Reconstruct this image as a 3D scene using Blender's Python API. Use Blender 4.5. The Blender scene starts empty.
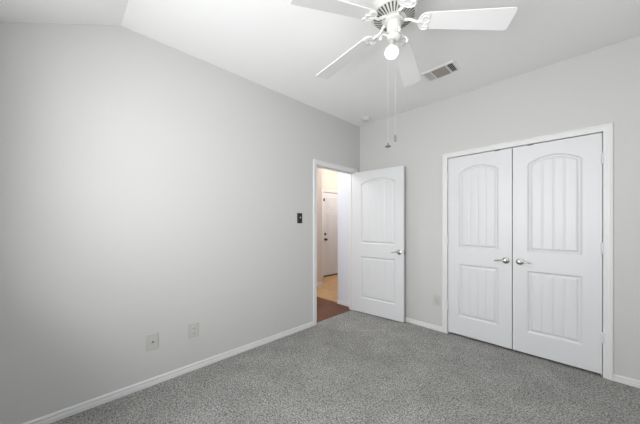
import bpy, bmesh, math, random
import numpy as np
from mathutils import Vector, Matrix

C = bpy.context.scene.collection
S = bpy.context.scene
R = math.radians

# ------------------------------------------------------------------ camera
cam_d = bpy.data.cameras.new('camera')
cam = bpy.data.objects.new('camera', cam_d)
C.objects.link(cam)
cam.location = (2.435, -3.229, 1.280)
cam.rotation_euler = (R(90), 0, R(45.62))
cam_d.sensor_width = 36.0
cam_d.lens = 36.0 * 263.4 / 640.0
cam_d.shift_y = 12.0 / 640.0
cam_d.clip_start = 0.02
S.camera = cam

# ------------------------------------------------------------------ light and exposure
S.view_settings.view_transform = 'Standard'
S.view_settings.look = 'None'
S.view_settings.gamma = 1.0
S.view_settings.use_curve_mapping = False
S.view_settings.exposure = 0.06

world = bpy.data.worlds.new('world')
S.world = world
world.use_nodes = True
wn = world.node_tree.nodes
wn['Background'].inputs[0].default_value = (0.80, 0.88, 1.0, 1)
wn['Background'].inputs[1].default_value = 1.0

def area(name, loc, rot, sx, sy, power, col):
    d = bpy.data.lights.new(name, 'AREA')
    d.shape = 'RECTANGLE'; d.size = sx; d.size_y = sy; d.energy = power; d.color = col
    o = bpy.data.objects.new(name, d); C.objects.link(o)
    o.location = loc; o.rotation_euler = rot
    return o

# daylight arriving at the window in the outside wall, just outside its glass
WX0, WX1, WZ0, WZ1 = 0.75, 2.75, 0.95, 2.12
area('window_daylight', ((WX0+WX1)/2, -3.98, (WZ0+WZ1)/2), (R(111), 0, 0), WX1-WX0, WZ1-WZ0, 104, (0.985, 0.99, 0.993))
# fill light for the left wall, through an added, unseen right-hand window
SY0, SY1 = -3.45, -2.05
area('side_window_fill', (3.86, (SY0+SY1)/2, (WZ0+WZ1)/2), (R(90), 0, R(90)), SY1-SY0, WZ1-WZ0, 22, (0.985, 0.99, 0.993))

def point(name, loc, power, col, rad):
    d = bpy.data.lights.new(name, 'POINT')
    d.energy = power; d.color = col; d.shadow_soft_size = rad
    o = bpy.data.objects.new(name, d); C.objects.link(o); o.location = loc
    return o
point('entry_fill', (-1.15, 1.6, 2.45), 32, (1.0, 0.91, 0.84), 0.12)  # unseen warm point light added to brighten the entry, no fixture
point('hall_lamp', (-0.85, -1.0, 2.45), 30, (0.90, 0.95, 1.0), 0.12)

# ------------------------------------------------------------------ materials
def mat(name, col, rough=0.5, metal=0.0, spec=0.5):
    m = bpy.data.materials.new(name); m.use_nodes = True
    b = m.node_tree.nodes['Principled BSDF']
    b.inputs['Base Color'].default_value = (*col, 1)
    b.inputs['Roughness'].default_value = rough
    b.inputs['Metallic'].default_value = metal
    b.inputs['Specular IOR Level'].default_value = spec
    return m

def add_bump(m, scale, strength, dist=0.002, detail=3):
    nt = m.node_tree; b = nt.nodes['Principled BSDF']
    tc = nt.nodes.new('ShaderNodeTexCoord')
    n = nt.nodes.new('ShaderNodeTexNoise'); n.inputs['Scale'].default_value = scale; n.inputs['Detail'].default_value = detail
    bp = nt.nodes.new('ShaderNodeBump'); bp.inputs['Strength'].default_value = strength; bp.inputs['Distance'].default_value = dist
    nt.links.new(tc.outputs['Object'], n.inputs['Vector'])
    nt.links.new(n.outputs['Fac'], bp.inputs['Height'])
    nt.links.new(bp.outputs['Normal'], b.inputs['Normal'])
    return n

M_WALL = mat('wall_paint', (0.555, 0.553, 0.54), 0.55, spec=0.35); add_bump(M_WALL, 90, 0.06)
M_CEIL = mat('ceiling_paint', (0.86, 0.86, 0.85), 0.9, spec=0.1); add_bump(M_CEIL, 70, 0.08)
M_TRIM = mat('trim_paint', (0.70, 0.70, 0.695), 0.4)
M_DOOR = mat('door_paint', (0.665, 0.67, 0.68), 0.4)
M_NICKEL = mat('satin_nickel', (0.50, 0.48, 0.45), 0.25, 1.0)
M_PLATE = mat('almond_plate', (0.50, 0.50, 0.475), 0.35)
M_BLACK = mat('black_plastic', (0.010, 0.010, 0.010), 0.5)
M_DARK = mat('dark_gap', (0.03, 0.03, 0.03), 0.8)
M_STEEL = mat('steel', (0.6, 0.58, 0.54), 0.3, 1.0)
M_FAN = mat('fan_white', (0.62, 0.615, 0.585), 0.4)
M_BLADE = mat('blade_white', (0.76, 0.76, 0.75), 0.45)
M_CHAIN = mat('chain_grey', (0.38, 0.38, 0.36), 0.4)
M_KNOB = mat('pull_knob_grey', (0.16, 0.15, 0.14), 0.4)
M_SLOT = mat('motor_slot', (0.09, 0.09, 0.08), 0.7)
M_BRONZE = mat('dark_bronze', (0.10, 0.08, 0.06), 0.4, 0.8)
M_DUST = mat('dusty_louvre', (0.34, 0.31, 0.265), 0.8)
M_BEIGE = mat('hall_beige_paint', (0.66, 0.58, 0.52), 0.6); add_bump(M_BEIGE, 90, 0.06)
M_HALL = mat('hall_pale_paint', (0.66, 0.68, 0.73), 0.6); add_bump(M_HALL, 90, 0.06)
M_CLOSET = mat('closet_paint', (0.5, 0.5, 0.49), 0.8)

M_GLASS = bpy.data.materials.new('window_glass'); M_GLASS.use_nodes = True
nt = M_GLASS.node_tree; nt.nodes.clear()
out = nt.nodes.new('ShaderNodeOutputMaterial'); mx = nt.nodes.new('ShaderNodeMixShader')
tr = nt.nodes.new('ShaderNodeBsdfTransparent'); gl = nt.nodes.new('ShaderNodeBsdfGlossy'); gl.inputs['Roughness'].default_value = 0.02
mx.inputs[0].default_value = 0.06
nt.links.new(tr.outputs[0], mx.inputs[1]); nt.links.new(gl.outputs[0], mx.inputs[2]); nt.links.new(mx.outputs[0], out.inputs[0])

M_BULB = bpy.data.materials.new('lit_bulb'); M_BULB.use_nodes = True
b = M_BULB.node_tree.nodes['Principled BSDF']
b.inputs['Base Color'].default_value = (1, 1, 1, 1)
b.inputs['Emission Color'].default_value = (1.0, 0.97, 0.93, 1)
b.inputs['Emission Strength'].default_value = 1.3

# carpet: heathered grey cut pile
M_CARPET = mat('grey_carpet', (0.2, 0.2, 0.2), 1.0, spec=0.05)
nt = M_CARPET.node_tree; b = nt.nodes['Principled BSDF']
tc = nt.nodes.new('ShaderNodeTexCoord')
n1 = nt.nodes.new('ShaderNodeTexNoise'); n1.inputs['Scale'].default_value = 92; n1.inputs['Detail'].default_value = 6; n1.inputs['Roughness'].default_value = 0.9; n1.inputs['Distortion'].default_value = 0.6
n2 = nt.nodes.new('ShaderNodeTexNoise'); n2.inputs['Scale'].default_value = 4; n2.inputs['Detail'].default_value = 6
rp = nt.nodes.new('ShaderNodeValToRGB')
rp.color_ramp.elements[0].position = 0.43; rp.color_ramp.elements[0].color = (0.10, 0.0985, 0.095, 1)
rp.color_ramp.elements[1].position = 0.57; rp.color_ramp.elements[1].color = (0.57, 0.563, 0.54, 1)
rp2 = nt.nodes.new('ShaderNodeValToRGB')
rp2.color_ramp.elements[0].position = 0.3; rp2.color_ramp.elements[0].color = (0.80, 0.80, 0.80, 1)
rp2.color_ramp.elements[1].position = 0.7; rp2.color_ramp.elements[1].color = (1, 1, 1, 1)
mul = nt.nodes.new('ShaderNodeMix'); mul.data_type = 'RGBA'; mul.blend_type = 'MULTIPLY'; mul.inputs['Factor'].default_value = 1.0
bp = nt.nodes.new('ShaderNodeBump'); bp.inputs['Strength'].default_value = 0.6; bp.inputs['Distance'].default_value = 0.006
L = nt.links.new
L(tc.outputs['Object'], n1.inputs['Vector']); L(tc.outputs['Object'], n2.inputs['Vector'])
L(n1.outputs['Fac'], rp.inputs[0]); L(n2.outputs['Fac'], rp2.inputs[0])
L(rp.outputs[0], mul.inputs[6]); L(rp2.outputs[0], mul.inputs[7]); L(mul.outputs[2], b.inputs['Base Color'])
L(n1.outputs['Fac'], bp.inputs['Height']); L(bp.outputs['Normal'], b.inputs['Normal'])

def planks(name, c1, c2, mortar, w, h, rough, msize=0.003, rot=0.0):
    m = mat(name, c1, rough)
    nt = m.node_tree; b = nt.nodes['Principled BSDF']
    tc = nt.nodes.new('ShaderNodeTexCoord'); mp = nt.nodes.new('ShaderNodeMapping'); mp.inputs['Rotation'].default_value[2] = rot
    br = nt.nodes.new('ShaderNodeTexBrick')
    br.inputs['Color1'].default_value = (*c1, 1); br.inputs['Color2'].default_value = (*c2, 1); br.inputs['Mortar'].default_value = (*mortar, 1)
    br.inputs['Scale'].default_value = 1.0; br.inputs['Mortar Size'].default_value = msize
    br.inputs['Brick Width'].default_value = w; br.inputs['Row Height'].default_value = h
    n = nt.nodes.new('ShaderNodeTexNoise'); n.inputs['Scale'].default_value = 9; n.inputs['Detail'].default_value = 5
    mx = nt.nodes.new('ShaderNodeMix'); mx.data_type = 'RGBA'; mx.blend_type = 'OVERLAY'; mx.inputs['Factor'].default_value = 0.35
    nt.links.new(tc.outputs['Object'], mp.inputs[0]); nt.links.new(mp.outputs[0], br.inputs['Vector']); nt.links.new(mp.outputs[0], n.inputs['Vector'])
    nt.links.new(br.outputs['Color'], mx.inputs[6]); nt.links.new(n.outputs['Fac'], mx.inputs[7]); nt.links.new(mx.outputs[2], b.inputs['Base Color'])
    return m
M_WOOD = planks('dark_wood_floor', (0.17, 0.054, 0.02), (0.11, 0.034, 0.013), (0.03, 0.010, 0.005), 0.9, 0.11, 0.5)
M_TILE = planks('tan_tile_floor', (0.52, 0.32, 0.15), (0.48, 0.295, 0.135), (0.40, 0.25, 0.12), 0.45, 0.45, 0.35, 0.006)

# ------------------------------------------------------------------ mesh helpers
def box(bm, x0, y0, z0, x1, y1, z1, bev=0.0, seg=2):
    vs = [bm.verts.new((x, y, z)) for x in (x0, x1) for y in (y0, y1) for z in (z0, z1)]
    idx = [(0, 1, 3, 2), (4, 6, 7, 5), (0, 4, 5, 1), (2, 3, 7, 6), (0, 2, 6, 4), (1, 5, 7, 3)]
    fs = [bm.faces.new([vs[i] for i in f]) for f in idx]
    if bev > 0:
        es = list({e for f in fs for e in f.edges})
        bmesh.ops.bevel(bm, geom=es, offset=bev, segments=seg, affect='EDGES', profile=0.5)

def lathe(bm, prof, seg=32, mtx=None):
    rings = []
    for r, z in prof:
        if r < 1e-6:
            rings.append([bm.verts.new((0, 0, z))])
        else:
            rings.append([bm.verts.new((r*math.cos(2*math.pi*i/seg), r*math.sin(2*math.pi*i/seg), z)) for i in range(seg)])
    for a, c in zip(rings, rings[1:]):
        for i in range(seg):
            j = (i+1) % seg
            if len(a) == 1 and len(c) == 1: continue
            if len(a) == 1: bm.faces.new((a[0], c[j], c[i]))
            elif len(c) == 1: bm.faces.new((a[i], a[j], c[0]))
            else: bm.faces.new((a[i], a[j], c[j], c[i]))
    vs = [v for r in rings for v in r]
    if mtx is not None:
        bmesh.ops.transform(bm, matrix=mtx, verts=vs)
    return vs

def tube(bm, pts, rad, seg=8, cap=True):
    pts = [Vector(p) for p in pts]
    n = len(pts)
    rads = rad if isinstance(rad, (list, tuple)) else [rad]*n
    up = None; rings = []
    for i, p in enumerate(pts):
        t = (pts[min(i+1, n-1)] - pts[max(i-1, 0)]).normalized()
        if up is None:
            up = Vector((0, 0, 1)) if abs(t.z) < 0.9 else Vector((1, 0, 0))
        s = t.cross(up)
        if s.length < 1e-5: s = t.cross(Vector((0, 1, 0)))
        s.normalize(); up = s.cross(t).normalized()
        rings.append([bm.verts.new(p + rads[i]*(math.cos(2*math.pi*k/seg)*s + math.sin(2*math.pi*k/seg)*up)) for k in range(seg)])
    for a, c in zip(rings, rings[1:]):
        for k in range(seg):
            j = (k+1) % seg
            bm.faces.new((a[k], a[j], c[j], c[k]))
    if cap:
        bm.faces.new(rings[0][::-1]); bm.faces.new(rings[-1])
    return [v for r in rings for v in r]

def smooth_pts(ctrl, n=8):
    P = [Vector(c) for c in ctrl]; out = []
    P = [2*P[0]-P[1]] + P + [2*P[-1]-P[-2]]
    for i in range(1, len(P)-2):
        for k in range(n):
            t = k/n
            out.append(0.5*((2*P[i]) + (-P[i-1]+P[i+1])*t + (2*P[i-1]-5*P[i]+4*P[i+1]-P[i+2])*t*t + (-P[i-1]+3*P[i]-3*P[i+1]+P[i+2])*t**3))
    out.append(P[-2]); return out

def obj(name, bm, m, parent=None, smooth=False, angle=None):
    bmesh.ops.recalc_face_normals(bm, faces=bm.faces[:])
    me = bpy.data.meshes.new(name); bm.to_mesh(me); bm.free()
    if smooth:
        me.polygons.foreach_set('use_smooth', [True]*len(me.polygons))
        if angle: me.set_sharp_from_angle(angle=R(angle))
    for x in (m if isinstance(m, (list, tuple)) else [m]): me.materials.append(x)
    o = bpy.data.objects.new(name, me); C.objects.link(o)
    if parent: o.parent = parent
    return o

def tag(o, label=None, cat=None, group=None, kind=None):
    if label: o['label'] = label
    if cat: o['category'] = cat
    if group: o['group'] = group
    if kind: o['kind'] = kind
    return o

def empty(name, loc, rz=0.0):
    o = bpy.data.objects.new(name, None); C.objects.link(o)
    o.location = loc; o.rotation_euler = (0, 0, rz); o.empty_display_size = 0.1
    return o

def struct(name, bm, m, label=None, cat=None, smooth=False, angle=None):
    return tag(obj(name, bm, m, None, smooth, angle), label, cat, None, 'structure')

def holed_wall(bm, axis, p0, p1, a0, a1, z0, z1, holes):
    """slab between p0 and p1 along its normal axis; a0..a1 along, with rectangular holes (a, b, z, w)"""
    ac = sorted({a0, a1, *[h[0] for h in holes], *[h[1] for h in holes]})
    zc = sorted({z0, z1, *[h[2] for h in holes], *[h[3] for h in holes]})
    cells = {}
    for i in range(len(ac)-1):
        for k in range(len(zc)-1):
            ca, cz = (ac[i]+ac[i+1])/2, (zc[k]+zc[k+1])/2
            if not any(h[0] < ca < h[1] and h[2] < cz < h[3] for h in holes): cells[(i, k)] = 1
    V = {}
    def v(s, i, k):
        key = (s, i, k)
        if key not in V:
            p = p1 if s else p0
            V[key] = bm.verts.new((p, ac[i], zc[k]) if axis == 'x' else (ac[i], p, zc[k]))
        return V[key]
    for (i, k) in cells:
        bm.faces.new((v(0, i, k), v(0, i+1, k), v(0, i+1, k+1), v(0, i, k+1)))
        bm.faces.new((v(1, i, k), v(1, i, k+1), v(1, i+1, k+1), v(1, i+1, k)))
        for di, dk, e in ((-1, 0, ((i, k), (i, k+1))), (1, 0, ((i+1, k), (i+1, k+1))), (0, -1, ((i, k), (i+1, k))), (0, 1, ((i, k+1), (i+1, k+1)))):
            if (i+di, k+dk) not in cells:
                (i0, k0), (i1, k1) = e
                bm.faces.new((v(0, i0, k0), v(0, i1, k1), v(1, i1, k1), v(1, i0, k0)))

# ------------------------------------------------------------------ room shell
H = 2.753
RX = 3.60            # right wall
EY = -3.64           # outside wall
WT = 0.09           # partition thickness
CREASE = -2.917
SLOPE = 0.485
DY0, DY1, DZ = -0.905, -0.142, 2.032     # bedroom door opening in the left wall
CX0, CX1, CZ = 1.275, 2.516, 2.052       # closet opening in the back wall

bm = bmesh.new(); box(bm, -0.035, EY, -0.12, RX, 0.02, 0.0)
struct('floor', bm, M_CARPET, 'grey cut-pile carpet covering the bedroom floor', 'carpet')

bm = bmesh.new(); holed_wall(bm, 'x', -WT, 0.0, EY-0.15, 0.0, -0.12, H+0.1, [(DY0-0.02, DY1+0.02, -0.12, DZ+0.02)])
struct('wall_left', bm, M_WALL, 'pale grey wall on the left with the open doorway', 'wall')
bm = bmesh.new(); holed_wall(bm, 'y', 0.0, WT, -WT, RX+0.15, -0.12, H+0.1, [(CX0-0.02, CX1+0.02, -0.12, CZ+0.02)])
struct('wall_back', bm, M_WALL, 'pale grey wall holding the double closet doors', 'wall')
bm = bmesh.new(); holed_wall(bm, 'x', RX, RX+0.15, EY-0.15, 0.0, -0.12, H+0.1, [(SY0, SY1, WZ0, WZ1)])
struct('wall_right', bm, M_WALL, 'pale grey wall opposite the doorway, beside the camera', 'wall')
bm = bmesh.new(); holed_wall(bm, 'y', EY-0.15, EY, -WT, RX+0.15, -0.12, H+0.1, [(WX0, WX1, WZ0, WZ1)])
struct('wall_outside', bm, M_WALL, 'pale grey outside wall with a window, behind the camera', 'wall')

bm = bmesh.new()
prof = [(WT, H), (CREASE, H), (EY-0.15, H-SLOPE*(CREASE-(EY-0.15)))]
prof = prof + [(y, z+0.12) for y, z in reversed(prof)]
A = [bm.verts.new((-WT, y, z)) for y, z in prof]; B = [bm.verts.new((RX+0.15, y, z)) for y, z in prof]
for i in range(6):
    j = (i+1) % 6
    bm.faces.new((A[i], A[j], B[j], B[i]))
bm.faces.new((A[0], A[1], A[4], A[5])); bm.faces.new((A[1], A[2], A[3], A[4]))
bm.faces.new((B[0], B[1], B[4], B[5])); bm.faces.new((B[1], B[2], B[3], B[4]))
struct('ceiling', bm, M_CEIL, 'white ceiling, flat then sloping down towards the outside wall', 'ceiling')

def window(n, axis, p, a0, a1, inward, label):
    bm = bmesh.new()
    def bx(b, u0, u1, z0, z1, q0, q1):
        q0, q1 = sorted((q0, q1))
        if axis == 'y': box(b, u0, q0, z0, u1, q1, z1, 0.004, 1)
        else: box(b, q0, u0, z0, q1, u1, z1, 0.004, 1)
    q0, q1 = p-inward*0.12, p-inward*0.05
    f = 0.05
    zm = (WZ0+WZ1)/2
    bx(bm, a0, a0+f, WZ0, WZ1, q0, q1); bx(bm, a1-f, a1, WZ0, WZ1, q0, q1)
    bx(bm, a0, a1, WZ0, WZ0+f, q0, q1); bx(bm, a0, a1, WZ1-f, WZ1, q0, q1)
    bx(bm, a0+f, a1-f, zm-0.02, zm+0.02, q0, q1)
    w = struct('window_%d' % n, bm, M_TRIM, label, 'window')
    bm = bmesh.new(); bx(bm, a0+f, a1-f, WZ0+f, zm-0.02, q0+inward*0.03, q0+inward*0.036); obj('pane', bm, M_GLASS, w)
    bm = bmesh.new(); bx(bm, a0+f, a1-f, zm+0.02, WZ1-f, q0+inward*0.03, q0+inward*0.036); obj('pane', bm, M_GLASS, w)
    bm = bmesh.new(); bx(bm, a0-0.05, a1+0.05, WZ0-0.025, WZ0, p, p+inward*0.05); obj('window_sill', bm, M_TRIM, w)
window(1, 'y', EY, WX0, WX1, 1, 'white framed window in the outside wall behind the camera')
window(2, 'x', RX, SY0, SY1, -1, 'white framed window, unseen, added beside the camera for side light')  # unseen window added to carry the side fill

# closet behind the double doors
bm = bmesh.new()
holed_wall(bm, 'y', 0.75, 0.80, 0.9, 2.9, -0.12, 2.5, [])
holed_wall(bm, 'x', 0.85, 0.90, WT, 0.80, -0.12, 2.5, [])
holed_wall(bm, 'x', 2.90, 2.95, WT, 0.80, -0.12, 2.5, [])
box(bm, 0.85, WT, 2.5, 2.95, 0.8, 2.55)
struct('wall_closet', bm, M_CLOSET)
bm = bmesh.new(); box(bm, 0.85, 0.02, -0.12, 2.95, 0.80, 0.0); struct('floor_closet', bm, M_CARPET)

# hall beyond the doorway
bm = bmesh.new(); box(bm, -2.2, -1.7, -0.12, -0.035, -0.02, 0.0)
struct('floor_hall', bm, M_WOOD, 'dark wood hall floor just outside the doorway', 'floor')
bm = bmesh.new(); box(bm, -2.2, -0.02, -0.12, -0.02-WT, 3.2, 0.0)
struct('floor_entry', bm, M_TILE, 'tan tiled entry floor beyond the dark wood hall', 'floor')
bm = bmesh.new(); box(bm, -0.405, -0.05, 0.0, -WT, 0.09, H); box(bm, -0.405, 0.09, 0.0, -0.33, 3.2, H)
struct('wall_hall_right', bm, M_HALL, 'pale wall nib right of the view through the doorway', 'wall')
bm = bmesh.new(); box(bm, -1.64, -1.7, 0.0, -1.52, 0.70, H)
struct('wall_hall_left', bm, M_BEIGE, 'beige hall wall left of the white front door', 'wall')
FD0, FD1 = 1.285, 2.20
bm = bmesh.new(); holed_wall(bm, 'x', -2.20, -2.06, -1.7, 3.2, 0.0, H, [(FD0-0.01, FD1+0.01, 0.0, 2.06)])
struct('wall_hall_front', bm, M_BEIGE, 'beige entry wall around the white front door', 'wall')
bm = bmesh.new(); box(bm, -2.2, 3.2, 0.0, -0.33, 3.3, H); box(bm, -1.52, -1.75, 0.0, -WT, -1.65, H)
struct('wall_hall_ends', bm, M_BEIGE)
bm = bmesh.new(); box(bm, -2.3, -1.75, H, -WT, 3.3, H+0.1)
struct('ceiling_hall', bm, M_CEIL)

# ------------------------------------------------------------------ trim
BASE = [(0, 0), (0.016, 0), (0.017, 0.024), (0.013, 0.028), (0.004, 0.030), (0.004, 0.039), (0.013, 0.041), (0.013, 0.047), (0.008, 0.054), (0, 0.055)]
def baseboard(name, runs, label=None):
    """runs of (start, end, inward normal) in plan"""
    bm = bmesh.new()
    for (ax, ay), (cx, cy), (nx, ny) in runs:
        a = [bm.verts.new((ax+nx*d, ay+ny*d, z)) for d, z in BASE]
        c = [bm.verts.new((cx+nx*d, cy+ny*d, z)) for d, z in BASE]
        for i in range(len(BASE)-1):
            bm.faces.new((a[i], a[i+1], c[i+1], c[i]))
        bm.faces.new(a); bm.faces.new(c[::-1])
    return struct(name, bm, M_TRIM, label, 'baseboard' if label else None)
baseboard('baseboard_left', [((0, EY), (0, DY0-0.062), (1, 0))], 'white baseboard along the foot of the left wall')
baseboard('baseboard_back', [((0.012, 0), (CX0-0.053, 0), (0, -1))], 'white baseboard between the open door and the closet')
baseboard('baseboard_back_right', [((CX1+0.05, 0), (RX, 0), (0, -1))], 'white baseboard right of the closet casing')
baseboard('baseboard_right', [((RX, EY), (RX, 0), (-1, 0))])
baseboard('baseboard_outside', [((0, EY), (RX, EY), (0, 1))])
baseboard('baseboard_hall_right', [((-0.405, -0.05), (-WT-0.02, -0.05), (0, -1))], 'white baseboard at the foot of the pale wall nib beyond the doorway')
baseboard('baseboard_hall_left', [((-1.52, -1.65), (-1.52, 0.70), (1, 0)), ((-1.534, 0.70), (-1.64, 0.70), (0, 1))], 'white baseboard at the foot of the beige hall wall')
baseboard('baseboard_hall_front', [((-2.06, 0.0), (-2.06, FD0-0.07), (1, 0))])

CAS = [(0, 0), (0, 0.009), (0.006, 0.012), (0.020, 0.012), (0.026, 0.014), (0.036, 0.015), (0.043, 0.019), (0.054, 0.018), (0.058, 0.012), (0.058, 0)]
def casing_bm(bm, axis, p, nrm, a0, a1, zt):
    """mitred casing round an opening a0..a1 up to zt, standing out from plane p along nrm"""
    rows = []
    for d, t in CAS:
        pts = [(a0-d, 0.0), (a0-d, zt+d), (a1+d, zt+d), (a1+d, 0.0)]
        rows.append([bm.verts.new((p+nrm*t, a, z) if axis == 'x' else (a, p+nrm*t, z)) for a, z in pts])
    for r0, r1 in zip(rows, rows[1:]):
        for k in range(3):
            bm.faces.new((r0[k], r0[k+1], r1[k+1], r1[k]))

# doorway: jamb, stop and casings on both faces
bm = bmesh.new()
for y0, y1 in ((DY0-0.02, DY0), (DY1, DY1+0.02)): box(bm, -WT, y0, 0, 0.0, y1, DZ)
box(bm, -WT, DY0-0.02, DZ, 0.0, DY1+0.02, DZ+0.02)
box(bm, -WT+0.03, DY0, 0, -0.045, DY0+0.011, DZ-0.011); box(bm, -WT+0.03, DY1-0.011, 0, -0.045, DY1, DZ-0.011)
box(bm, -WT+0.03, DY0, DZ-0.011, -0.045, DY1, DZ)
casing_bm(bm, 'x', 0.0, 1, DY0-0.008, DY1+0.008, DZ+0.008)
casing_bm(bm, 'x', -WT, -1, DY0-0.008, DY1+0.008, DZ+0.008)
struct('trim_1', bm, M_TRIM, 'white casing and jamb around the open bedroom doorway', 'door frame')
# closet frame
bm = bmesh.new()
for x0, x1 in ((CX0-0.02, CX0), (CX1, CX1+0.02)): box(bm, x0, -0.001, 0, x1, WT, CZ)
box(bm, CX0-0.02, -0.001, CZ, CX1+0.02, WT, CZ+0.02)
box(bm, CX0, 0.036, CZ-0.012, CX1, 0.05, CZ); box(bm, CX0, 0.036, 0, CX0+0.012, 0.05, CZ); box(bm, CX1-0.012, 0.036, 0, CX1, 0.05, CZ)
casing_bm(bm, 'y', 0.0, -1, CX0, CX1, CZ)
struct('trim_2', bm, M_TRIM, 'white casing around the double closet doors', 'door frame')
# front door frame
bm = bmesh.new(); casing_bm(bm, 'x', -2.06, 1, FD0-0.01, FD1+0.01, 2.06)
struct('trim_3', bm, M_TRIM, 'white casing around the front door beyond the hall', 'door frame')

# ------------------------------------------------------------------ panelled doors
def panel_depth(X, Z, w, h):
    st = 0.118
    D = np.zeros_like(X)
    def profile(d, X, x0, x1):
        out = np.interp(d, [0, 0.003, 0.010, 0.020, 0.024, 0.034], [0, -0.004, -0.016, -0.016, -0.014, -0.004])
        fw = x1-x0-0.068
        for k in (1, 2, 3):
            gx = x0+0.034+fw*k/4
            g = np.clip(1-np.abs(X-gx)/0.0075, 0, 1)*0.005
            out = np.where(d > 0.034, out-g, out)
        return np.where(d > 0, out, 0)
    x0, x1 = st, w-st
    # lower panel
    d = np.minimum(np.minimum(X-x0, x1-X), np.minimum(Z-0.205, 0.800-Z))
    D += profile(d, X, x0, x1)
    # upper panel with a segmental arch
    half = (x1-x0)/2; rise = 0.068; zc = 1.835
    rad = (half*half+rise*rise)/(2*rise); cz = zc+rise-rad
    dt = np.where(Z > cz, rad-np.hypot(X-w/2, Z-cz), 9.0)
    d = np.minimum(np.minimum(X-x0, x1-X), np.minimum(Z-0.988, dt))
    D += profile(d, X, x0, x1)
    return D

def door_leaf(name, w, h, t, both, parent=None, step=0.005):
    nx, nz = int(round(w/step))+1, int(round(h/step))+1
    xs, zs = np.linspace(0, w, nx), np.linspace(0, h, nz)
    X, Z = np.meshgrid(xs, zs)
    D = panel_depth(X, Z, w, h)
    V = [np.stack([X, -t/2-D, Z], -1).reshape(-1, 3)]
    I = np.arange(nx*nz).reshape(nz, nx)
    q = np.stack([I[:-1, :-1], I[:-1, 1:], I[1:, 1:], I[1:, :-1]], -1).reshape(-1, 4)
    F = [q]; n = nx*nz
    if both:
        V.append(np.stack([X, t/2+D, Z], -1).reshape(-1, 3)); F.append(q[:, ::-1]+n); n *= 2
    n0 = n
    e = [(0, -t/2, 0), (w, -t/2, 0), (w, -t/2, h), (0, -t/2, h), (0, t/2, 0), (w, t/2, 0), (w, t/2, h), (0, t/2, h)]
    V.append(np.array(e))
    sf = [(0, 4, 5, 1), (1, 5, 6, 2), (2, 6, 7, 3), (3, 7, 4, 0)] + ([] if both else [(4, 7, 6, 5)])
    F.append(np.array(sf)+n0)
    V = np.concatenate(V); F = np.concatenate(F)
    me = bpy.data.meshes.new(name)
    me.from_pydata(V.tolist(), [], F.tolist())
    sm = np.ones(len(F), bool); sm[-len(sf):] = False
    me.polygons.foreach_set('use_smooth', sm)
    me.update(); me.materials.append(M_DOOR)
    o = bpy.data.objects.new(name, me); C.objects.link(o)
    if parent: o.parent = parent
    return o

def lever(parent, x, z, yface, out, way, name='door_handle'):
    """rose, neck and wave lever standing out of the leaf face; way = +1 or -1 along the leaf"""
    bm = bmesh.new()
    m = Matrix.Translation((x, yface, z)) @ Matrix.Rotation(R(90)*(-out) if out > 0 else R(90), 4, 'X')
    lathe(bm, [(0.0, 0.0), (0.033, 0.0), (0.033, 0.005), (0.030, 0.010), (0.020, 0.013), (0.013, 0.016), (0.011, 0.032), (0.013, 0.040), (0.012, 0.052), (0.0, 0.054)], 28, m)
    o = out
    path = smooth_pts([(x-way*0.008, yface+o*0.045, z), (x+way*0.015, yface+o*0.047, z+0.001), (x+way*0.038, yface+o*0.047, z+0.006),
                       (x+way*0.066, yface+o*0.046, z-0.001), (x+way*0.092, yface+o*0.043, z-0.006)], 6)
    n = len(path)
    tube(bm, path, [0.0095-0.004*i/(n-1) for i in range(n)], 10)
    return tag(obj(name, bm, M_NICKEL, parent, True, 40), 'satin nickel lever handle')

def hinge(parent, x, z, yface, side, m):
    """barrel at x with the two leaves seen edge-on"""
    bm = bmesh.new()
    for k in range(5):
        lathe(bm, [(0, -0.0085), (0.0072, -0.0085), (0.0082, -0.007), (0.0082, 0.007), (0.0072, 0.0085), (0, 0.0085)], 12, Matrix.Translation((x, yface-0.010, z+(k-2)*0.018)))
    lathe(bm, [(0, -0.006), (0.004, -0.004), (0.0045, 0.0), (0, 0.001)], 10, Matrix.Translation((x, yface-0.010, z-0.046)))
    lathe(bm, [(0, 0.006), (0.004, 0.004), (0.0045, 0.0), (0, -0.001)], 10, Matrix.Translation((x, yface-0.010, z+0.046)))
    box(bm, min(x, x+side*0.020), yface-0.0135, z-0.045, max(x, x+side*0.020), yface-0.0005, z+0.045)
    box(bm, min(x, x-side*0.012), yface-0.003, z-0.045, max(x, x-side*0.012), yface-0.0005, z+0.045)
    return obj('hinge', bm, m, parent, True, 40)

LT = 0.035
# open bedroom door
ang = 5.6
rot = R(ang)
d1 = door_leaf('door_1', 0.755, 2.018, LT, True)
d1.location = (0.014, -0.1495, 0.014); d1.rotation_euler = (0, 0, rot)
tag(d1, 'white arched-panel bedroom door standing open against the back wall', 'door', None, 'structure')
lever(d1, 0.697, 0.900, -LT/2, -1, -1); lever(d1, 0.697, 0.900, LT/2, 1, -1)
bm = bmesh.new(); box(bm, 0.7545, -0.0125, 0.872, 0.7562, 0.0125, 0.928); box(bm, 0.755, -0.006, 0.890, 0.763, 0.006, 0.910, 0.002, 1)
tag(obj('latch_plate', bm, M_NICKEL, d1), 'dark nickel latch plate on the door edge')
for z in (0.22, 1.02, 1.80):
    bm = bmesh.new()
    lathe(bm, [(0, -0.045), (0.007, -0.045), (0.007, 0.045), (0, 0.045)], 12, Matrix.Translation((-0.010, LT/2-0.002, z)))
    box(bm, -0.010, -LT/2+0.004, z-0.045, -0.0005, LT/2-0.002, z+0.045)
    obj('hinge', bm, M_TRIM, d1, True, 40)

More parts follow.
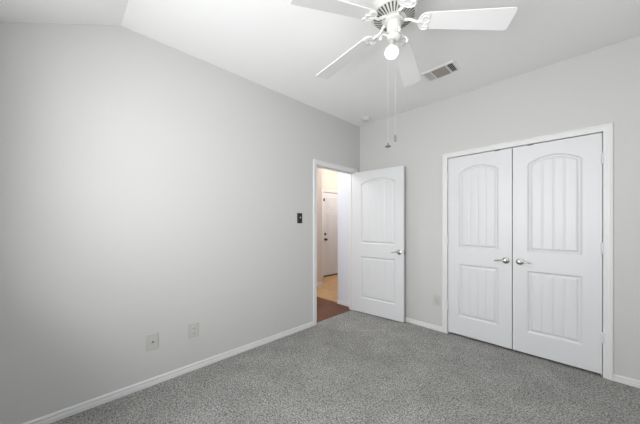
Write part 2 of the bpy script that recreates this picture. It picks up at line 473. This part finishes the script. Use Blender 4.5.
# closet pair
CW = 0.6155
def closet(n, x, label, way):
    d = door_leaf('door_%d' % n, CW-0.004, 2.021, LT, False)
    d.location = (x, 0.001+LT/2, 0.023)
    tag(d, label, 'closet door', None, 'structure')
    w = CW-0.004
    hx = w-0.050 if way < 0 else 0.058
    lever(d, hx, 0.886, -LT/2, -1, way)
    hs = -1 if way < 0 else 1
    ex = 0.0 if way < 0 else w
    for z in (0.305, 1.055, 1.805):
        hinge(d, ex+hs*0.003, z, -LT/2, hs, M_DOOR)
    cx = w-0.125 if way < 0 else 0.140
    bm = bmesh.new(); box(bm, cx-0.022, -LT/2-0.0012, 2.0155, cx+0.022, LT/2-0.005, 2.0225); lathe(bm, [(0, 0.006), (0.006, 0.003), (0.0065, -0.002)], 12, Matrix.Translation((cx, 0, 2.0225)))
    tag(obj('ball_catch', bm, M_BRONZE, d), 'dark metal ball catch on the top edge')
    return d
closet(2, CX0+0.005, 'left leaf of the white arched-panel closet doors', -1)
closet(3, CX0+0.005+CW+0.003, 'right leaf of the white arched-panel closet doors', 1)

# white front door beyond the hall
bm = bmesh.new(); box(bm, -0.022, 0, 0.025, 0.022, FD1-FD0, 2.045, 0.002, 1)
d4 = struct('door_4', bm, M_DOOR, 'white panelled front door beyond the hall', 'front door')
d4.location = (-2.085, FD0, 0.0)
def mould(bm, y0, y1, z0, z1):
    for r0, t0 in ((0.0, 0.006),):
        w = 0.018
        box(bm, 0.021, y0, z0, 0.021+t0, y0+w, z1, 0.003, 1); box(bm, 0.021, y1-w, z0, 0.021+t0, y1, z1, 0.003, 1)
        box(bm, 0.021, y0+w, z0, 0.021+t0, y1-w, z0+w, 0.003, 1); box(bm, 0.021, y0+w, z1-w, 0.021+t0, y1-w, z1, 0.003, 1)
    box(bm, 0.021, y0+0.045, z0+0.045, 0.025, y1-0.045, z1-0.045, 0.003, 1)
for y0, y1 in ((0.12, 0.41), (0.505, 0.795)):
    for z0, z1 in ((0.26, 0.80), (0.97, 1.52), (1.64, 1.93)):
        bm = bmesh.new(); mould(bm, y0, y1, z0, z1); obj('panel_moulding', bm, M_DOOR, d4)
mk = lambda y, z: Matrix.Translation((0.022, y, z)) @ Matrix.Rotation(R(90), 4, 'Y')
bm = bmesh.new(); lathe(bm, [(0, 0), (0.033, 0), (0.031, 0.008), (0.013, 0.012), (0.012, 0.03), (0.024, 0.038), (0.029, 0.052), (0.022, 0.066), (0, 0.07)], 24, mk(0.062, 0.905))
tag(obj('door_knob', bm, M_BRONZE, d4, True, 50), 'dark bronze round knob')
bm = bmesh.new(); lathe(bm, [(0, 0), (0.032, 0), (0.031, 0.010), (0.024, 0.016), (0, 0.017)], 24, mk(0.062, 1.035)); box(bm, 0.036, 0.058, 1.018, 0.052, 0.066, 1.052, 0.002, 1)
tag(obj('deadbolt', bm, M_BRONZE, d4, True, 50), 'dark bronze deadbolt')
bm = bmesh.new(); box(bm, 0.0225, 0.004, 1.835, 0.034, 0.045, 1.90, 0.003, 1); tube(bm, [(0.038, 0.010, 1.835), (0.038, 0.010, 1.90)], 0.007, 10)
tag(obj('door_latch', bm, M_BRONZE, d4, True, 40), 'dark metal latch high on the door edge')
bm = bmesh.new(); box(bm, -0.03, -0.008, 0.0, 0.05, FD1-FD0+0.008, 0.022, 0.004, 1)
tag(obj('threshold', bm, M_BRONZE, d4), 'dark threshold strip')

# ------------------------------------------------------------------ wall plates
def plate_root(name, loc, facing, label, cat, group=None):
    """local frame: x right, z up, y out of the wall towards the viewer (-y local)"""
    o = empty(name, loc, {'back': 0.0, 'left': R(90)}[facing]); tag(o, label, cat, group); return o
def plate_bm(w, h, t=0.008):
    bm = bmesh.new(); box(bm, -w/2, -t, -h/2, w/2, 0.0, h/2, 0.0038, 3); return bm
def ycyl(bm, prof, x, z, seg=24):
    lathe(bm, prof, seg, Matrix.Translation((x, 0, z)) @ Matrix.Rotation(R(90), 4, 'X'))

def outlet(loc, facing, label, m):
    o = plate_root('power_outlet', loc, facing, label, 'power outlet', 'wall power outlets')
    obj('cover_plate', plate_bm(0.078, 0.122), m, o)
    for s in (-1, 1):
        bm = bmesh.new(); z = s*0.0195
        ycyl(bm, [(0, 0.0105), (0.0155, 0.0105), (0.0168, 0.0095), (0.0168, 0.004)], 0, z)
        r = obj('socket', bm, m, o, True, 40)
        bm = bmesh.new()
        box(bm, -0.0075, -0.0110, z-0.001, -0.0055, -0.0080, z+0.007); box(bm, 0.0055, -0.0110, z-0.000, 0.0075, -0.0080, z+0.006)
        ycyl(bm, [(0, 0.0110), (0.0024, 0.0110), (0.0024, 0.008)], 0, z-0.007, 10)
        obj('slots', bm, M_DARK, r)
    bm = bmesh.new(); ycyl(bm, [(0, 0.0098), (0.0025, 0.0094), (0.003, 0.006), (0.003, 0.004)], 0, 0, 12); obj('screw', bm, m, o, True, 40)
    return o
outlet((0.0, -2.405, 0.348), 'left', 'almond power outlet low on the left wall, right of the cable jack', M_PLATE)
outlet((1.150, 0.0, 0.358), 'back', 'grey-white power outlet on the back wall between open door and closet', M_PLATE)

o = plate_root('cable_jack', (0.0, -2.716, 0.345), 'left', 'almond wall plate with a round cable jack low on the left wall', 'cable jack')
obj('cover_plate', plate_bm(0.082, 0.130), M_PLATE, o)
bm = bmesh.new(); ycyl(bm, [(0, 0.0115), (0.016, 0.0115), (0.019, 0.008), (0.019, 0.004)], 0, 0); obj('jack_ring', bm, M_PLATE, o, True, 40)
bm = bmesh.new(); ycyl(bm, [(0.0, 0.017), (0.0052, 0.017), (0.0052, 0.010), (0.0072, 0.010), (0.0072, 0.006)], 0, 0, 16); tag(obj('connector', bm, M_BRONZE, o, True, 40), 'dark metal screw connector')
for s in (-1, 1):
    bm = bmesh.new(); ycyl(bm, [(0, 0.0098), (0.0025, 0.0094), (0.003, 0.006), (0.003, 0.004)], 0, s*0.042, 12); obj('screw', bm, M_PLATE, o, True, 40)

o = plate_root('light_switch', (0.0, -1.191, 1.350), 'left', 'black light switch on the left wall beside the doorway', 'light switch')
obj('cover_plate', plate_bm(0.076, 0.122, 0.008), M_BLACK, o)
bm = bmesh.new(); box(bm, -0.016, -0.0095, -0.033, 0.016, -0.006, 0.033, 0.001, 1); obj('rocker_frame', bm, M_BLACK, o)
bm = bmesh.new(); box(bm, -0.0062, -0.024, 0.000, 0.0062, -0.008, 0.016, 0.002, 2); tag(obj('toggle', bm, M_STEEL, o), 'pale metal toggle')
for s in (-1, 1):
    bm = bmesh.new(); ycyl(bm, [(0, 0.0088), (0.0025, 0.0084), (0.003, 0.007), (0.003, 0.004)], 0, s*0.045, 12); obj('screw', bm, M_BLACK, o, True, 40)

# ------------------------------------------------------------------ ceiling things
o = empty('smoke_detector', (0.262, -0.205, H)); tag(o, 'white round smoke detector on the ceiling near the room corner', 'smoke detector')
bm = bmesh.new(); lathe(bm, [(0, 0), (0.062, 0), (0.062, -0.008), (0.058, -0.010), (0, -0.010)], 36); obj('base', bm, M_FAN, o, True, 35)
bm = bmesh.new(); lathe(bm, [(0, -0.010), (0.054, -0.010), (0.055, -0.022), (0.050, -0.033), (0.034, -0.040), (0, -0.042)], 36); obj('cover', bm, M_FAN, o, True, 35)
bm = bmesh.new(); lathe(bm, [(0, -0.041), (0.008, -0.041), (0.008, -0.045), (0, -0.046)], 14, Matrix.Translation((0.018, -0.01, 0))); obj('test_button', bm, M_PLATE, o, True, 35)

o = empty('air_vent', (1.4325, -0.617, H)); tag(o, 'white ceiling air register with brownish louvres beside the fan', 'air vent')
W2, D2 = 0.1525, 0.103
bm = bmesh.new()
fr = 0.022
def ring(x0, y0, x1, y1, z): return [bm.verts.new(p) for p in ((x0, y0, z), (x1, y0, z), (x1, y1, z), (x0, y1, z))]
r = [ring(-W2, -D2, W2, D2, 0), ring(-W2, -D2, W2, D2, -0.004), ring(-W2+fr*0.5, -D2+fr*0.5, W2-fr*0.5, D2-fr*0.5, -0.012), ring(-W2+fr, -D2+fr, W2-fr, D2-fr, -0.010), ring(-W2+fr, -D2+fr, W2-fr, D2-fr, -0.0005)]
for a, c in zip(r, r[1:]):
    for k in range(4):
        j = (k+1) % 4
        bm.faces.new((a[k], a[j], c[j], c[k]))
for xd in (-0.066, 0.074): box(bm, xd-0.005, -D2+fr, -0.013, xd+0.005, D2-fr, -0.001)
obj('frame', bm, M_BLADE, o)
bm = bmesh.new(); box(bm, -W2+fr, -D2+fr, -0.0012, W2-fr, D2-fr, -0.0004); tag(obj('backing', bm, M_DARK, o), 'dark sheet coloured as the shade behind the louvres')  # shade between the louvres put into a dark sheet
def slat(name, p, size, rotx, roty, m):
    bm = bmesh.new(); box(bm, -size[0]/2, -size[1]/2, -0.0006, size[0]/2, size[1]/2, 0.0006)
    s = obj(name, bm, m, o); s.location = p; s.rotation_euler = (rotx, roty, 0); return s
for i in range(9):
    slat('louvre', (0.004, -0.072+i*0.018, -0.0066), (0.129, 0.0165), R(-32), 0, M_DUST)
for i in range(4):
    slat('louvre', (-0.122+i*0.0145, 0, -0.0066), (0.0150, 0.160), 0, R(-40), M_FAN)
for i in range(4):
    slat('louvre', (0.086+i*0.0135, 0, -0.0066), (0.0085, 0.160), 0, R(40), M_FAN)

# ------------------------------------------------------------------ ceiling fan
FX, FY = 1.579, -1.743
fan = empty('ceiling_fan', (FX, FY, H)); tag(fan, 'white five-blade ceiling fan with a lit bulb and pull chains', 'ceiling fan')
bm = bmesh.new(); lathe(bm, [(0, 0), (0.082, 0), (0.084, -0.018), (0.074, -0.036), (0.060, -0.045), (0, -0.045)], 40); obj('canopy', bm, M_FAN, fan, True, 35)
bm = bmesh.new(); lathe(bm, [(0, -0.044), (0.075, -0.044), (0.118, -0.056), (0.138, -0.074), (0.144, -0.095), (0.144, -0.135), (0.148, -0.140), (0.146, -0.152), (0.137, -0.160), (0.132, -0.170), (0.060, -0.200), (0, -0.200)], 56)
motor = obj('motor_housing', bm, M_FAN, fan, True, 35)
bm = bmesh.new()
NS = 34
for k in range(NS):
    a = 2*math.pi*k/NS
    q = []
    for rr, hw in ((0.074, 0.0028), (0.124, 0.0056)):
        zz = -0.170-0.030*(0.132-rr)/0.072
        for s in (-1, 1):
            for dz in (-0.0012, 0.002):
                q.append(bm.verts.new((rr*math.cos(a)-s*hw*math.sin(a), rr*math.sin(a)+s*hw*math.cos(a), zz+dz)))
    for f in ((0, 2, 6, 4), (1, 5, 7, 3), (0, 1, 3, 2), (4, 6, 7, 5), (0, 4, 5, 1), (2, 3, 7, 6)):
        bm.faces.new([q[i] for i in f])
tag(obj('vent_slots', bm, M_SLOT, motor), 'dark radial cooling slots')
bm = bmesh.new(); lathe(bm, [(0, -0.196), (0.058, -0.196), (0.060, -0.200), (0.060, -0.209), (0.054, -0.213), (0, -0.213)], 40); obj('flywheel', bm, M_FAN, fan, True, 35)
bm = bmesh.new(); lathe(bm, [(0, -0.212), (0.038, -0.212), (0.043, -0.218), (0.043, -0.264), (0.039, -0.274), (0.030, -0.279), (0, -0.279)], 36); obj('switch_housing', bm, M_FAN, fan, True, 35)

# light fitter with scrolled arms, socket and bulb
bm = bmesh.new(); lathe(bm, [(0, -0.262), (0.030, -0.262), (0.032, -0.270), (0.042, -0.278), (0.044, -0.288), (0.036, -0.298), (0.020, -0.303), (0, -0.303)], 32)
fit = obj('light_fitter', bm, M_FAN, fan, True, 35); fit.location = (0, 0, -0.017)
for k in range(4):
    a = R(52+90*k); d = Vector((math.cos(a), math.sin(a), 0))
    bm = bmesh.new()
    pts = smooth_pts([d*0.036+Vector((0, 0, -0.284)), d*0.052+Vector((0, 0, -0.276)), d*0.068+Vector((0, 0, -0.274)), d*0.082+Vector((0, 0, -0.282)), d*0.086+Vector((0, 0, -0.296))], 5)
    tube(bm, pts, 0.0055, 8)
    lathe(bm, [(0, 0.0), (0.008, -0.002), (0.010, -0.010), (0.006, -0.018), (0, -0.020)], 12, Matrix.Translation(d*0.086+Vector((0, 0, -0.294))))
    obj('arm', bm, M_FAN, fit, True, 50)
off = Vector((-0.010, -0.010, 0))
bm = bmesh.new(); lathe(bm, [(0, -0.300), (0.017, -0.300), (0.018, -0.334), (0.015, -0.342), (0, -0.342)], 20, Matrix.Translation(off)); obj('bulb_socket', bm, M_CHAIN, fit, True, 40)
bm = bmesh.new(); lathe(bm, [(0, -0.328), (0.012, -0.329), (0.026, -0.335), (0.037, -0.346), (0.042, -0.360), (0.042, -0.368), (0.038, -0.381), (0.028, -0.393), (0.015, -0.400), (0, -0.402)], 28, Matrix.Translation(off))
bulb = tag(obj('light_bulb', bm, M_BULB, fan, True), 'glowing white bulb'); bulb.location = (0, 0, -0.033)

# blades and irons
def blade_bm():
    bm = bmesh.new()
    t = 0.006
    pts = []
    r0, r1, w0, w1 = 0.160, 0.666, 0.052, 0.070
    out = []
    def half(s):
        p = []
        for k in range(7):
            a = math.pi/2*k/6; c = 0.030
            p.append((r0+c-c*math.cos(a), s*(w0-c+c*math.sin(a))))
        for k in range(7):
            a = math.pi/2*k/6; c = 0.016
            p.append((r1-c+c*math.sin(a), s*(w1-c+c*math.cos(a))))
        return p
    out = half(1)+half(-1)[::-1]
    top = [bm.verts.new((x, y, t/2)) for x, y in out]; bot = [bm.verts.new((x, y, -t/2)) for x, y in out]
    bm.faces.new(top); bm.faces.new(bot[::-1])
    n = len(out)
    for i in range(n):
        j = (i+1) % n
        bm.faces.new((top[i], bot[i], bot[j], top[j]))
    return bm

def iron_bm():
    """bracket in the blade's own plane: S-shaped neck from the flywheel, then an openwork scroll under the blade root"""
    bm = bmesh.new()
    z = -0.008
    neck = smooth_pts([(0.050, 0, 0.012), (0.075, 0, 0.010), (0.100, -0.008, 0.000), (0.122, -0.005, -0.008), (0.142, 0, z), (0.158, 0, z)], 6)
    n = len(neck)
    tube(bm, neck, [0.0105-0.002*math.sin(math.pi*i/(n-1)) for i in range(n)], 8)
    for s in (-1, 1):
        tube(bm, smooth_pts([(0.1464, 0, z), (0.1532, s*0.026, z), (0.1668, s*0.046, z), (0.1838, s*0.053, z), (0.1994, s*0.050, z), (0.2076, s*0.038, z), (0.2021, s*0.028, z), (0.1953, s*0.034, z)], 6), 0.0048, 7)
        tube(bm, smooth_pts([(0.1586, 0, z), (0.1708, s*0.012, z), (0.1736, s*0.030, z), (0.1831, s*0.034, z), (0.1885, s*0.020, z), (0.1953, s*0.010, z), (0.2110, 0, z)], 6), 0.0042, 7)
    tl = [(0.1450, 0.008), (0.1566, 0.030), (0.1708, 0.046), (0.1885, 0.050), (0.2048, 0.042), (0.2021, 0.018), (0.2116, 0.004)]
    out = tl + [(x, -y) for x, y in reversed(tl)]
    a = [bm.verts.new((x, y, z+0.0045)) for x, y in out]; c = [bm.verts.new((x, y, z+0.001)) for x, y in out]
    bm.faces.new(a); bm.faces.new(c[::-1])
    for i in range(len(out)):
        j = (i+1) % len(out); bm.faces.new((a[i], c[i], c[j], a[j]))
    for x, y in ((0.1953, 0.034), (0.1953, -0.034), (0.2076, 0.0)):
        lathe(bm, [(0, z-0.006), (0.006, z-0.004), (0.007, z), (0.007, 0.0)], 10, Matrix.Translation((x, y, 0)))
    return bm
bl_src = None
PH, DROOP, PITCH = 34.6, 7.5, 11.5
for k in range(5):
    mtx = Matrix.Translation((0, 0, -0.200)) @ Matrix.Rotation(R(PH+72*k), 4, 'Z') @ Matrix.Rotation(R(DROOP), 4, 'Y') @ Matrix.Rotation(R(-PITCH), 4, 'X')
    if bl_src is None:
        bl_src = obj('blade', blade_bm(), M_BLADE, fan)
        ir_src = obj('blade_iron', iron_bm(), M_BLADE, fan, True, 50)
        blade, iron = bl_src, ir_src
    else:
        blade, iron = bl_src.copy(), ir_src.copy()
        for q in (blade, iron): C.objects.link(q); q.parent = fan
    blade.matrix_local = mtx; iron.matrix_local = mtx

# pull chains
def chain(dx, dy, zend, bob):
    bm = bmesh.new()
    p0 = Vector((dx*0.9, dy*0.9, -0.262)); p1 = Vector((dx, dy, zend-H))
    tube(bm, [p0, Vector((dx, dy, -0.275)), p1+Vector((0, 0, 0.02))], 0.0009, 6)
    c = obj('pull_chain', bm, M_CHAIN, fan, True, 50)
    bm = bmesh.new()
    if bob == 'bell':
        lathe(bm, [(0, 0.024), (0.004, 0.022), (0.007, 0.010), (0.017, 0.004), (0.019, 0.000), (0.012, -0.004), (0, -0.005)], 16, Matrix.Translation(p1))
    else:
        lathe(bm, [(0, 0.026), (0.004, 0.024), (0.0075, 0.012), (0.0075, -0.012), (0.004, -0.018), (0, -0.019)], 14, Matrix.Translation(p1))
    tag(obj('pull_knob', bm, M_KNOB, c, True, 50), 'small dark knob at the end of the chain')
ux, uy = 0.70, 0.715      # across the room, along the chains' offset
chain(-0.050*ux*0.75, -0.050*uy*0.75, 1.765, 'bell')
chain(0.008*ux, 0.008*uy, 1.815, 'bob')
